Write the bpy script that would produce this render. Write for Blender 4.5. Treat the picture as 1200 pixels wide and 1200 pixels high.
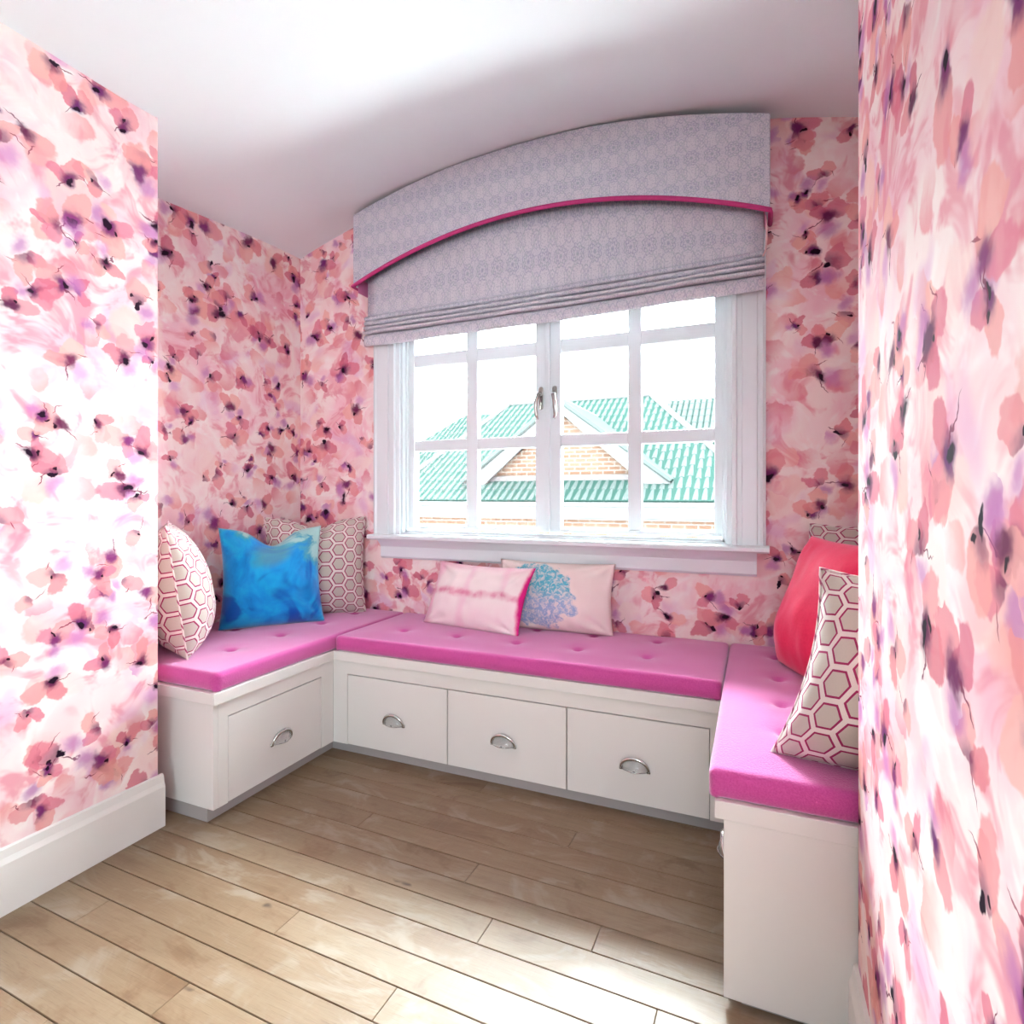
import bpy, bmesh, math, random
from mathutils import Vector, Matrix, noise as mnoise

# ------------------------------------------------------------------ scene, camera, light
for _o in list(bpy.data.objects):
    bpy.data.objects.remove(_o)
SC = bpy.context.scene
COL = SC.collection
vs = SC.view_settings
vs.view_transform = 'Standard'
vs.look = 'None'
vs.gamma = 1.0
vs.use_curve_mapping = False
vs.exposure = 1.2

F_PX = 671.0
YAW = math.atan(285.0 / F_PX)          # camera turned to the left of the window wall's normal
CAM_H = 1.12
cam_data = bpy.data.cameras.new('camera')
cam_data.sensor_fit = 'HORIZONTAL'
cam_data.sensor_width = 36.0
cam_data.lens = 36.0 * F_PX / 1200.0
cam_data.shift_y = -19.5 / 1200.0
cam_data.clip_start = 0.02
cam_data.clip_end = 200
cam = bpy.data.objects.new('camera', cam_data)
COL.objects.link(cam)
cam.location = (0, 0, CAM_H)
cam.rotation_euler = (math.radians(90), 0, YAW)
SC.camera = cam

world = bpy.data.worlds.new('overcast_sky')
SC.world = world
world.use_nodes = True
wn = world.node_tree
bg = wn.nodes['Background']
bg.inputs['Color'].default_value = (0.86, 0.96, 1.0, 1)
bg.inputs['Strength'].default_value = 25.0


def area_light(name, loc, rot, sx, sy, energy, color, portal=False):
    d = bpy.data.lights.new(name, 'AREA')
    d.shape = 'RECTANGLE'
    d.size = sx
    d.size_y = sy
    d.energy = energy
    d.color = color
    if portal:
        d.cycles.is_portal = True
    o = bpy.data.objects.new(name, d)
    COL.objects.link(o)
    o.location = loc
    o.rotation_euler = rot
    return o


# sun veiled by the bright haze, high beyond the neighbouring house
_sd = bpy.data.lights.new('hazy_sun', 'SUN')
_sd.energy = 42.0
_sd.angle = math.radians(38)
_sd.color = (0.88, 0.965, 1.0)
_so = bpy.data.objects.new('hazy_sun', _sd)
COL.objects.link(_so)
_so.rotation_euler = Vector((-0.22, 0.60, 0.78)).to_track_quat('Z', 'Y').to_euler()
# added fill light in the room behind the camera; no window is built there
area_light('rear_fill_light', (0.98, -3.5, 1.45), (math.radians(126), 0, 0), 2.5, 1.8, 84, (0.84, 0.94, 1.0))
# samples the sky through the nook's window
area_light('window_portal', (-0.91, 2.70, 1.48), (math.radians(-90), 0, 0), 1.60, 1.14, 1, (1, 1, 1), portal=True)


# ------------------------------------------------------------------ node helper
class S:
    """a value or vector socket with arithmetic"""
    def __init__(self, nt, sock, vec=False):
        self.nt, self.s, self.vec = nt, sock, vec

    def _op(self, op, b, rev=False):
        nt = self.nt
        vec = self.vec or (isinstance(b, S) and b.vec) or isinstance(b, tuple)
        n = nt.nodes.new('ShaderNodeVectorMath' if vec else 'ShaderNodeMath')
        n.operation = op
        ins = [n.inputs[0], n.inputs[1]]
        a_, b_ = (b, self) if rev else (self, b)
        for i, v in zip(ins, (a_, b_)):
            put(nt, i, v, vec)
        return S(nt, n.outputs[0], vec)

    def __add__(self, b): return self._op('ADD', b)
    def __radd__(self, b): return self._op('ADD', b, True)
    def __sub__(self, b): return self._op('SUBTRACT', b)
    def __rsub__(self, b): return self._op('SUBTRACT', b, True)
    def __mul__(self, b): return self._op('MULTIPLY', b)
    def __rmul__(self, b): return self._op('MULTIPLY', b, True)
    def __truediv__(self, b): return self._op('DIVIDE', b)


def put(nt, inp, v, vec=False):
    if isinstance(v, S):
        nt.links.new(v.s, inp)
    elif isinstance(v, bpy.types.NodeSocket):
        nt.links.new(v, inp)
    elif isinstance(v, tuple):
        if len(v) == 3 and len(inp.default_value) == 4:
            v = v + (1.0,)
        inp.default_value = v
    elif vec:
        inp.default_value = (v, v, v)
    else:
        inp.default_value = v


class G:
    def __init__(self, name, rough=0.5, spec=0.5, metallic=0.0):
        self.m = bpy.data.materials.new(name)
        self.m.use_nodes = True
        self.nt = self.m.node_tree
        self.b = self.nt.nodes['Principled BSDF']
        self.b.inputs['Roughness'].default_value = rough
        self.b.inputs['Specular IOR Level'].default_value = spec
        self.b.inputs['Metallic'].default_value = metallic

    def math(self, op, *a):
        n = self.nt.nodes.new('ShaderNodeMath')
        n.operation = op
        for i, v in enumerate(a):
            put(self.nt, n.inputs[i], v)
        return S(self.nt, n.outputs[0])

    def vmath(self, op, *a, val=False):
        n = self.nt.nodes.new('ShaderNodeVectorMath')
        n.operation = op
        for i, v in enumerate(a):
            put(self.nt, n.inputs[i], v, True)
        return S(self.nt, n.outputs['Value'] if val else n.outputs[0], not val)

    def uv(self):
        n = self.nt.nodes.new('ShaderNodeUVMap')
        n.uv_map = 'UVMap'
        return S(self.nt, n.outputs[0], True)

    def obj(self):
        n = self.nt.nodes.new('ShaderNodeTexCoord')
        return S(self.nt, n.outputs['Object'], True)

    def rnd(self):
        n = self.nt.nodes.new('ShaderNodeObjectInfo')
        return S(self.nt, n.outputs['Random'])

    def xyz(self, v):
        n = self.nt.nodes.new('ShaderNodeSeparateXYZ')
        put(self.nt, n.inputs[0], v)
        return [S(self.nt, n.outputs[i]) for i in range(3)]

    def comb(self, x=0.0, y=0.0, z=0.0):
        n = self.nt.nodes.new('ShaderNodeCombineXYZ')
        for i, v in enumerate((x, y, z)):
            put(self.nt, n.inputs[i], v)
        return S(self.nt, n.outputs[0], True)

    def noise(self, v, scale, detail=2.0, rough=0.5, color=False, distort=0.0):
        n = self.nt.nodes.new('ShaderNodeTexNoise')
        n.noise_dimensions = '3D'
        put(self.nt, n.inputs['Vector'], v)
        n.inputs['Scale'].default_value = scale
        n.inputs['Detail'].default_value = detail
        n.inputs['Roughness'].default_value = rough
        n.inputs['Distortion'].default_value = distort
        return S(self.nt, n.outputs['Color' if color else 'Fac'], color)

    def voronoi(self, v, scale=1.0, rand=1.0, feature='F1'):
        n = self.nt.nodes.new('ShaderNodeTexVoronoi')
        n.voronoi_dimensions = '2D'
        n.feature = feature
        put(self.nt, n.inputs['Vector'], v)
        n.inputs['Scale'].default_value = scale
        n.inputs['Randomness'].default_value = rand
        return n

    def step(self, v, lo, hi, a=0.0, b=1.0):
        n = self.nt.nodes.new('ShaderNodeMapRange')
        n.interpolation_type = 'SMOOTHSTEP'
        put(self.nt, n.inputs['Value'], v)
        for k, q in (('From Min', lo), ('From Max', hi), ('To Min', a), ('To Max', b)):
            put(self.nt, n.inputs[k], q)
        return S(self.nt, n.outputs[0])

    def mix(self, fac, a, b, mode='MIX'):
        n = self.nt.nodes.new('ShaderNodeMix')
        n.data_type = 'RGBA'
        n.blend_type = mode
        put(self.nt, n.inputs[0], fac)
        put(self.nt, n.inputs[6], a)
        put(self.nt, n.inputs[7], b)
        return S(self.nt, n.outputs[2], True)

    def ramp(self, fac, stops):
        n = self.nt.nodes.new('ShaderNodeValToRGB')
        put(self.nt, n.inputs[0], fac)
        e = n.color_ramp.elements
        while len(e) < len(stops):
            e.new(0.5)
        for el, (p, c) in zip(e, stops):
            el.position = p
            el.color = tuple(c) + (1.0,)
        return S(self.nt, n.outputs[0], True)

    def bump(self, h, strength=0.3, dist=0.002):
        n = self.nt.nodes.new('ShaderNodeBump')
        put(self.nt, n.inputs['Height'], h)
        n.inputs['Strength'].default_value = strength
        n.inputs['Distance'].default_value = dist
        self.nt.links.new(n.outputs[0], self.b.inputs['Normal'])

    def color(self, c):
        put(self.nt, self.b.inputs['Base Color'], c)
        return self

    def set(self, key, v):
        put(self.nt, self.b.inputs[key], v)
        return self


def lin(r, g, b):
    f = lambda c: (c / 255 / 12.92) if c / 255 <= 0.04045 else ((c / 255 + 0.055) / 1.055) ** 2.4
    return (f(r), f(g), f(b))


# ------------------------------------------------------------------ materials
M = {}


def mat_plain(key, col, rough=0.5, spec=0.5, metallic=0.0, nscale=0, namt=0.06, bump=0.0, bscale=300):
    g = G(key, rough, spec, metallic)
    if nscale:
        n = g.noise(g.obj(), nscale, 3)
        dark = tuple(c * (1 - namt) for c in col)
        light = tuple(min(1, c * (1 + namt)) for c in col)
        g.color(g.mix(n, dark, light))
    else:
        g.color(col)
    if bump:
        g.bump(g.noise(g.obj(), bscale, 2), bump, 0.001)
    M[key] = g.m
    return g


def wallpaper():
    g = G('floral_wallpaper', 0.8, 0.10)
    uv = g.uv()
    warp = (g.noise(uv, 5.0, 2, 0.6, True) - (0.5, 0.5, 0.5)) * 0.05
    fine = (g.noise(uv, 17.0, 3, 0.6, True) - (0.5, 0.5, 0.5)) * 0.055
    p = uv + warp
    pf = p + fine
    # watery ground: cream, blush and rose washes
    n1 = g.noise(uv, 3.0, 3, 0.55, distort=0.8)
    n2 = g.noise(uv + (7.3, 2.1, 0.0), 7.0, 3, 0.6, distort=1.2)
    n3 = g.noise(uv + (1.3, 12.1, 0.0), 5.0, 2, 0.5, distort=0.5)
    col = g.ramp(n1, [(0.30, lin(250, 214, 214)), (0.46, lin(253, 236, 231)), (0.60, lin(249, 208, 214)), (0.74, lin(240, 176, 192))])
    col = g.mix(g.step(n2, 0.50, 0.66, 0, 0.75), col, lin(228, 134, 152))
    col = g.mix(g.step(n2, 0.46, 0.30, 0, 0.8), col, lin(255, 244, 240))
    col = g.mix(g.step(n3, 0.56, 0.72, 0, 0.5), col, lin(222, 160, 204))

    def cells(scale, off, vec, rand):
        pv = vec * scale + off
        vn = g.voronoi(pv, 1.0, rand)
        pos = S(g.nt, vn.outputs['Position'], True)
        r = g.xyz(S(g.nt, vn.outputs['Color'], True))
        rot = g.nt.nodes.new('ShaderNodeVectorRotate')
        rot.rotation_type = 'Z_AXIS'
        put(g.nt, rot.inputs['Vector'], pv - pos)
        put(g.nt, rot.inputs['Angle'], r[0] * 6.2832)
        size = r[1] * 0.5 + 0.7
        loc = S(g.nt, rot.outputs[0], True) / g.comb(size, size, 1.0)
        return loc, r

    def blob(loc, c, a, b, soft):
        d = g.vmath('LENGTH', (loc - (c[0], c[1], 0.0)) * (1.0 / a, 1.0 / b, 0.0), val=True)
        return g.step(d, 1.0, 1.0 - soft)

    def pick(r, k, pr):
        return g.math('LESS_THAN', g.math('FRACT', r * k), pr)

    salmon = [(0.0, lin(232, 144, 150)), (0.35, lin(240, 168, 160)), (0.65, lin(222, 118, 138)), (1.0, lin(246, 190, 176))]
    rose = [(0.0, lin(214, 108, 128)), (0.4, lin(230, 136, 154)), (0.7, lin(206, 96, 122)), (1.0, lin(238, 156, 152))]
    lilac = [(0.0, lin(204, 132, 188)), (0.5, lin(178, 100, 168)), (1.0, lin(220, 154, 200))]
    plum = [(0.0, lin(104, 40, 104)), (0.4, lin(134, 50, 112)), (0.7, lin(92, 32, 70)), (1.0, lin(120, 44, 82))]
    dark = lin(116, 38, 82)

    # broad cream and blush petals lying loose
    loc, r = cells(5.2, (4.1, 3.3, 0), pf, 0.9)
    m = blob(loc, (0, 0), 0.50, 0.34, 0.30) * pick(r[2], 5.3, 0.7) * g.step(g.xyz(loc)[0], -0.45, 0.3, 0.1, 0.85)
    col = g.mix(m, col, g.ramp(g.math('FRACT', r[0] * 7.3), [(0.0, lin(255, 240, 234)), (0.45, lin(246, 196, 186)), (0.7, lin(255, 244, 240)), (1.0, lin(240, 170, 178))]))

    # a second drift of salmon petals with one crisp edge each
    loc, r = cells(7.4, (14.1, 23.3, 0), pf, 0.95)
    m = blob(loc, (0, 0), 0.46, 0.30, 0.22) * pick(r[2], 5.3, 0.6) * g.step(g.xyz(loc)[0], -0.4, 0.4, 0.0, 0.8)
    col = g.mix(m, col, g.ramp(g.math('FRACT', r[0] * 7.3), salmon))

    def blossoms(col, scale, off, dens, rich):
        loc, r = cells(scale, off, pf, 0.82)
        on = g.math('LESS_THAN', r[2], dens)
        rad = g.vmath('LENGTH', loc * (1.0, 1.0, 0.0), val=True)
        heart = g.step(rad, 0.22, 0.03, 0.0, 0.9)
        f = g.math('FRACT', r[1] * 9.7)
        c_s = g.mix(heart, g.ramp(f, salmon), dark)
        c_r = g.mix(heart, g.ramp(f, rose), dark)
        col = g.mix(blob(loc, (-0.14, -0.15), 0.24, 0.20, 0.85) * on * pick(r[2], 13.1, 0.6) * 0.75, col, g.ramp(f, lilac))
        col = g.mix(blob(loc, (0.20, 0.03), 0.25, 0.19, 0.16) * on * 0.80, col, c_s)
        col = g.mix(blob(loc, (-0.03, 0.20), 0.15, 0.23, 0.20) * on * pick(r[0], 11.7, 0.65) * 0.85, col, c_r)
        col = g.mix(blob(loc, (-0.02, 0.0), 0.19, 0.13, 0.70) * on * pick(r[0], 17.3, rich) * 0.95, col, g.ramp(f, plum))
        col = g.mix(blob(loc, (-0.20, 0.05), 0.17, 0.014, 0.5) * on * pick(r[1], 5.1, 0.6) * 0.85, col, lin(120, 34, 70))
        col = g.mix(blob(loc, (0.16, -0.16), 0.012, 0.13, 0.5) * on * pick(r[1], 7.7, 0.5) * 0.8, col, lin(150, 50, 76))
        col = g.mix(blob(loc, (-0.05, -0.01), 0.085, 0.055, 0.35) * on * pick(r[0], 23.3, rich * 0.85), col, lin(36, 14, 34))
        col = g.mix(blob(loc, (0.07, 0.09), 0.036, 0.050, 0.4) * on * pick(r[2], 19.9, 0.45), col, lin(44, 16, 34))
        return col

    col = blossoms(col, 6.6, (19.1, 2.7, 0), 0.55, 0.35)
    col = blossoms(col, 5.0, (13.4, 17.7, 0), 0.80, 0.85)
    col = blossoms(col, 6.2, (31.2, 5.9, 0), 0.42, 0.75)
    g.color(col)
    M['wallpaper'] = g.m


wallpaper()


def hex_pattern(key, cell, field, gap, line):
    g = G(key, 0.85, 0.2)
    uv = g.uv()
    ux, uy, _ = g.xyz(uv)
    p = g.comb(uy / cell, ux / (cell * 1.08), 0.0)
    r = (1.0, 1.7320508, 1.0)
    h = (0.5, 0.8660254, 0.0)
    a = g.vmath('WRAP', p, (0.5, 0.8660254, 0.5), (-0.5, -0.8660254, -0.5))
    b = g.vmath('WRAP', p - h, (0.5, 0.8660254, 0.5), (-0.5, -0.8660254, -0.5))
    da = g.vmath('DOT_PRODUCT', a * (1, 1, 0), a * (1, 1, 0), val=True)
    db = g.vmath('DOT_PRODUCT', b * (1, 1, 0), b * (1, 1, 0), val=True)
    t = g.math('LESS_THAN', da, db)
    q = g.vmath('ABSOLUTE', b + (a - b) * g.comb(t, t, t))
    x, y, _ = g.xyz(q)
    d = g.math('MAXIMUM', x, x * 0.5 + y * 0.8660254)
    d = d + (g.noise(uv, 40.0, 1) - 0.5) * 0.02
    on = g.math('LESS_THAN', g.math('ABSOLUTE', d - 0.385), 0.034)
    inside = g.step(d, 0.40, 0.37)
    weave = g.noise(uv * (1.0, 0.25, 1.0), 900.0, 1)
    c = g.mix(inside, gap, field)
    c = g.mix(weave * 0.25, c, tuple(v * 0.6 for v in field))
    c = g.mix(on, c, line)
    g.color(c)
    g.set('Sheen Weight', 0.2)
    g.bump(weave, 0.25, 0.001)
    M[key] = g.m


hex_pattern('hexagon_linen', 0.062, lin(206, 194, 182), lin(240, 226, 220), lin(160, 44, 92))


def blind_fabric():
    g = G('medallion_fabric', 0.9, 0.15)
    uv = g.uv()
    CW, CH = 0.079, 0.118
    K = CH / CW
    P = uv / (CW, CH, 1.0)
    cell = []
    for off in ((0, 0, 0), (0.5, 0.5, 0)):
        a = g.vmath('WRAP', P + off, (0.5, 0.5, 0.5), (-0.5, -0.5, -0.5))
        x, y, _ = g.xyz(a)
        y = y * K
        cell.append((x, y, g.math('SQRT', x * x + y * y), g.math('ARCTAN2', y, x)))
    x, y, r, th = cell[0]
    x2, y2, r2, th2 = cell[1]
    ring = lambda rr, c, w: g.step(g.math('ABSOLUTE', rr - c), w, w * 0.35)
    pet = r + 0.035 * g.math('COSINE', th * 8.0)
    pet2 = r2 + 0.03 * g.math('COSINE', th2 * 6.0)
    m = g.math('MAXIMUM', ring(pet, 0.36, 0.035), ring(pet, 0.22, 0.035))
    m = g.math('MAXIMUM', m, g.step(g.math('COSINE', th * 12.0), 0.35, 0.8) * ring(r, 0.29, 0.05))
    m = g.math('MAXIMUM', m, g.step(r, 0.11, 0.05))
    spokes = g.step(g.math('ABSOLUTE', x - y * 0.62), 0.05, 0.02) + g.step(g.math('ABSOLUTE', x + y * 0.62), 0.05, 0.02)
    m = g.math('MAXIMUM', m, g.math('MINIMUM', spokes, 1.0) * g.step(r, 0.40, 0.46) * 0.9)
    m2 = g.math('MAXIMUM', ring(pet2, 0.30, 0.04), ring(pet2, 0.16, 0.035))
    m2 = g.math('MAXIMUM', m2, g.step(r2, 0.07, 0.03))
    m = g.math('MAXIMUM', m, m2 * 0.8)
    thread = g.noise(uv, 420.0, 1)
    m = m * g.step(thread, 0.30, 0.52, 0.25, 1.0)
    _, vy, _ = g.xyz(P)
    band = g.math('COSINE', vy * 6.2832) * 0.5 + 0.5
    base = g.mix(band * 0.7, lin(220, 216, 222), lin(208, 206, 216))
    ink = g.mix(g.step(g.noise(uv, 45, 1), 0.4, 0.6), lin(112, 118, 168), lin(104, 150, 150))
    c = g.mix(m * (0.7 + 0.3 * band) * 0.48, base, ink)
    c = g.mix(g.step(g.noise(uv, 190.0, 2), 0.48, 0.64) * 0.45, c, lin(156, 156, 176))
    g.color(c)
    g.bump(g.noise(uv, 500.0, 1), 0.2, 0.001)
    M['blind_fabric'] = g.m


blind_fabric()


def wool():
    g = G('magenta_wool', 0.95, 0.1)
    o = g.obj()
    n = g.noise(o, 260.0, 2, 0.6)
    n2 = g.noise(o, 30.0, 2)
    c = g.mix(n, lin(186, 58, 132), lin(222, 100, 174))
    c = g.mix(n2 * 0.3, c, lin(214, 88, 160))
    g.color(c)
    g.set('Sheen Weight', 1.0)
    g.set('Sheen Roughness', 0.45)
    g.set('Sheen Tint', (1.0, 0.78, 0.96))
    g.bump(n, 0.6, 0.002)
    M['wool'] = g.m


wool()


def wood():
    g = G('weathered_oak', 0.42, 0.4)
    uv = g.uv()
    rd = g.rnd()
    off = g.comb(rd * 37.0, rd * 91.0, rd * 13.0)
    q = uv + off
    grain = g.noise(q * (1.0, 11.0, 1.0), 4.0, 5, 0.65, distort=0.9)
    fine = g.noise(q * (1.0, 30.0, 1.0), 16.0, 3, 0.6)
    patch = g.noise(q * (1.0, 1.8, 1.0), 3.5, 4, 0.65, distort=0.8)
    saw = g.noise(q * (26.0, 1.0, 1.0), 5.0, 2, 0.5)
    c = g.ramp(grain, [(0.25, lin(150, 122, 94)), (0.45, lin(178, 150, 120)), (0.6, lin(190, 164, 134)), (0.8, lin(204, 182, 154))])
    tone = g.ramp(rd, [(0.0, lin(196, 170, 140)), (0.35, lin(182, 152, 120)), (0.7, lin(202, 180, 152)), (1.0, lin(174, 142, 110))])
    c = g.mix(0.6, c, tone)
    c = g.mix(g.step(patch, 0.50, 0.66, 0, 0.7), c, lin(214, 200, 182))
    c = g.mix(g.step(patch, 0.46, 0.30, 0, 0.7), c, lin(150, 112, 80))
    c = g.mix(g.step(saw, 0.5, 0.75, 0, 0.07), c, lin(214, 200, 180))
    c = g.mix(g.step(fine, 0.52, 0.75, 0, 0.35), c, lin(126, 98, 72))
    vn = g.voronoi(q * (1.6, 5.0, 1.0) + (g.noise(uv, 9.0, 2, 0.5, True) - (0.5, 0.5, 0.5)) * 0.4, 1.0, 1.0)
    d = S(g.nt, vn.outputs['Distance'])
    r = g.xyz(S(g.nt, vn.outputs['Color'], True))
    k = g.step(d, 0.05, 0.01) * g.math('LESS_THAN', r[0], 0.2)
    c = g.mix(k * 0.75, c, lin(86, 62, 46))
    c = g.mix(1.0, c, (0.54, 0.51, 0.475), 'MULTIPLY')
    g.color(c)
    g.set('Roughness', g.step(patch, 0.2, 0.8, 0.34, 0.5))
    g.bump(grain * 0.6 + fine * 0.4, 0.2, 0.002)
    M['oak'] = g.m


wood()


def dye_blue():
    g = G('dyed_blue_velvet', 0.8, 0.25)
    uv = g.uv()
    x, y, _ = g.xyz(uv)
    n = g.noise(uv, 7.0, 4, 0.6, distort=0.8)
    n2 = g.noise(uv + (3, 5, 0), 5.0, 3, 0.55, distort=0.6)
    c = g.ramp(n, [(0.3, lin(0, 132, 220)), (0.45, lin(0, 160, 240)), (0.6, lin(10, 190, 248)), (0.8, lin(20, 160, 236))])
    c = g.mix(g.step(n2, 0.50, 0.62, 0, 0.9), c, lin(0, 84, 196))
    # pale sea-green wash sweeping down from the upper right corner
    band = (y - 0.33) * 3.0 + (n - 0.5) * 2.2 + x * 1.9
    c = g.mix(g.step(band, 0.0, 0.38, 0, 0.85), c, lin(92, 178, 190))
    c = g.mix(g.step(band, 0.26, 0.5, 0, 0.85), c, lin(190, 224, 220))
    br = g.step(g.math('SQRT', (x + 0.01) * (x + 0.01) + (y - 0.33) * (y - 0.33)) + (n2 - 0.5) * 0.14, 0.09, 0.02)
    c = g.mix(br * 0.55, c, lin(110, 146, 140))
    c = g.mix(1.0, c, (0.80, 0.82, 0.80), 'MULTIPLY')
    g.color(c)
    g.set('Sheen Weight', 0.4)
    g.bump(g.noise(uv, 300.0, 2), 0.3, 0.001)
    M['dye_blue'] = g.m


dye_blue()


def dye_pink():
    g = G('shibori_pink_cotton', 0.75, 0.25)
    uv = g.uv()
    x, y, _ = g.xyz(uv)
    n = g.noise(uv, 9.0, 4, 0.6)
    n3 = g.noise(uv + (2, 9, 0), 30.0, 2)
    wob = (n - 0.5) * 0.05
    hor = g.step(g.math('ABSOLUTE', y - 0.155 + wob), 0.022, 0.0)
    ver = g.step(g.math('ABSOLUTE', x + 0.03 + wob), 0.03, 0.0)
    ver2 = g.step(g.math('ABSOLUTE', x + 0.235 + wob), 0.05, 0.0)
    ver3 = g.step(g.math('ABSOLUTE', x - 0.13 + wob), 0.03, 0.0) * g.step(y, 0.13, 0.22)
    top = g.step(y + wob, 0.23, 0.31)
    c = g.mix(n, lin(248, 226, 226), lin(255, 240, 236))
    c = g.mix(ver * 0.35, c, lin(244, 180, 206))
    c = g.mix(ver2 * 0.55, c, lin(238, 150, 186))
    c = g.mix(ver3 * 0.35, c, lin(244, 170, 200))
    c = g.mix(top * 0.5, c, lin(244, 170, 196))
    c = g.mix(hor * (0.4 + 0.6 * g.step(n3, 0.3, 0.7)) * 0.8, c, lin(222, 92, 146))
    edge = g.step(x + wob, 0.235, 0.262)
    c = g.mix(edge, c, lin(232, 40, 140))
    g.color(c)
    M['dye_pink'] = g.m


dye_pink()


def dye_splotch():
    g = G('splotched_cotton', 0.75, 0.25)
    uv = g.uv()
    x, y, _ = g.xyz(uv)
    n = g.noise(uv, 11.0, 5, 0.65, distort=0.5)
    fine = g.noise(uv, 60.0, 3, 0.6, distort=1.2)
    ex = (x + 0.07) / 0.145
    ey = (y - 0.16) / 0.145
    d = g.math('SQRT', ex * ex + ey * ey) + (n - 0.5) * 1.3
    blot = g.step(d, 1.02, 0.94)
    ex2 = (x - 0.085) / 0.03
    ey2 = (y - 0.105) / 0.024
    d2 = g.math('SQRT', ex2 * ex2 + ey2 * ey2) + (fine - 0.5) * 1.0
    blot = g.math('MAXIMUM', blot, g.step(d2, 1.0, 0.85))
    tex = g.step(fine, 0.36, 0.58, 0.25, 1.0)
    up = g.step(y + (n - 0.5) * 0.1, 0.12, 0.19)
    ink = g.mix(up, lin(150, 176, 214), lin(64, 182, 206))
    c = g.mix(g.noise(uv, 8, 2), lin(240, 222, 216), lin(250, 232, 226))
    c = g.mix(blot * tex * 0.92, c, ink)
    g.color(c)
    M['dye_splotch'] = g.m


dye_splotch()


def velvet_red():
    g = G('red_velvet', 0.7, 0.25)
    n = g.noise(g.obj(), 120.0, 2)
    n2 = g.noise(g.obj(), 9.0, 3)
    g.color(g.mix(n * 0.5 + n2 * 0.5, lin(222, 18, 68), lin(248, 48, 96)))
    g.set('Sheen Weight', 0.7)
    g.set('Sheen Roughness', 0.4)
    g.set('Sheen Tint', (1.0, 0.45, 0.6))
    g.bump(n, 0.3, 0.001)
    M['velvet_red'] = g.m


velvet_red()


def pin_dot():
    g = G('striped_piping_cord', 0.8, 0.2)
    uv = g.uv()
    x, y, _ = g.xyz(uv)
    s = g.math('SINE', x * 6.2832 / 0.045 + y * 6.2832 / 0.03)
    g.color(g.mix(g.step(s, 0.45, 0.7), lin(236, 222, 216), lin(178, 84, 118)))
    M['cord'] = g.m


pin_dot()

mat_plain('white_paint', lin(236, 231, 226), 0.32, 0.45, nscale=3, namt=0.012)
mat_plain('window_paint', lin(234, 241, 243), 0.28, 0.5, nscale=3, namt=0.01)
mat_plain('ceiling_paint', lin(238, 245, 247), 0.7, 0.3, nscale=2, namt=0.01)
mat_plain('bounce_blocker_grey', lin(92, 90, 92), 0.9, 0.1, nscale=60)  # dark grey for the added sheet that soaks up bounce behind the blind
mat_plain('toe_shade_grey', lin(176, 168, 166), 0.5, 0.35, nscale=4, namt=0.02)  # bench white greyed down: recess shade put into the toe-kick colour
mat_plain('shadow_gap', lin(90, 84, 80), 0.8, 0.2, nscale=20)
mat_plain('subfloor', lin(60, 44, 34), 0.9, 0.1, nscale=20, namt=0.2)
mat_plain('pink_trim', lin(196, 62, 124), 0.7, 0.3, nscale=200, namt=0.15, bump=0.3)
mat_plain('pink_satin', lin(226, 130, 180), 0.3, 0.5, nscale=40, namt=0.05)
mat_plain('pull_cord', lin(238, 200, 196), 0.6, 0.3, nscale=90)
mat_plain('chrome', (0.72, 0.71, 0.69), 0.12, 0.5, 1.0, nscale=50, namt=0.03)
mat_plain('nickel', (0.50, 0.48, 0.45), 0.22, 0.5, 1.0, nscale=50, namt=0.03)
mat_plain('tuft_thread', lin(138, 34, 92), 0.95, 0.1, nscale=300, namt=0.2)
mat_plain('fascia_paint', lin(54, 54, 54), 0.9, 0.0, nscale=2, namt=0.02)
mat_plain('stone_ledge', (0.024, 0.02, 0.02), 0.8, 0.2, nscale=3, namt=0.05)
mat_plain('ground', lin(228, 228, 226), 0.9, 0.1, nscale=0.3, namt=0.1)
mat_plain('bark', lin(150, 130, 110), 0.9, 0.1, nscale=10, namt=0.2)
mat_plain('leaves', (0.022, 0.03, 0.012), 0.8, 0.2, nscale=2, namt=0.25)
mat_plain('lamp_white', lin(245, 243, 240), 0.4, 0.4, nscale=5, namt=0.02)


def glass_pane():
    g = G('window_glass', 0.0)
    nt = g.nt
    nt.nodes.remove(g.b)
    out = nt.nodes['Material Output']
    tr = nt.nodes.new('ShaderNodeBsdfTransparent')
    tr.inputs[0].default_value = (0.97, 0.99, 0.985, 1)
    gl = nt.nodes.new('ShaderNodeBsdfGlossy')
    gl.inputs['Roughness'].default_value = 0.02
    fr = nt.nodes.new('ShaderNodeFresnel')
    fr.inputs[0].default_value = 1.45
    mx = nt.nodes.new('ShaderNodeMixShader')
    nt.links.new(fr.outputs[0], mx.inputs[0])
    nt.links.new(tr.outputs[0], mx.inputs[1])
    nt.links.new(gl.outputs[0], mx.inputs[2])
    nt.links.new(mx.outputs[0], out.inputs[0])
    M['glass'] = g.m
    g = G('clear_crystal', 0.03, 0.5)
    g.color((0.95, 0.97, 0.97))
    g.set('Transmission Weight', 0.85)
    g.set('IOR', 1.45)
    M['crystal'] = g.m


glass_pane()


def roof_tile():
    g = G('green_roof_tile', 0.9, 0.0)
    n = g.noise(g.obj(), 1.2, 3)
    n2 = g.noise(g.obj(), 9.0, 2)
    c = g.mix(n, (0.0185, 0.0225, 0.0212), (0.021, 0.0245, 0.0235))
    c = g.mix(g.step(n2, 0.5, 0.8, 0, 0.4), c, (0.013, 0.018, 0.0165))
    g.color(c)
    M['roof_tile'] = g.m
    g = G('green_roof_groove', 0.9, 0.0)
    n = g.noise(g.obj(), 6.0, 2)
    g.color(g.mix(n, (0.0052, 0.0118, 0.0098), (0.0068, 0.014, 0.012)))
    M['roof_groove'] = g.m


roof_tile()


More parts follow.
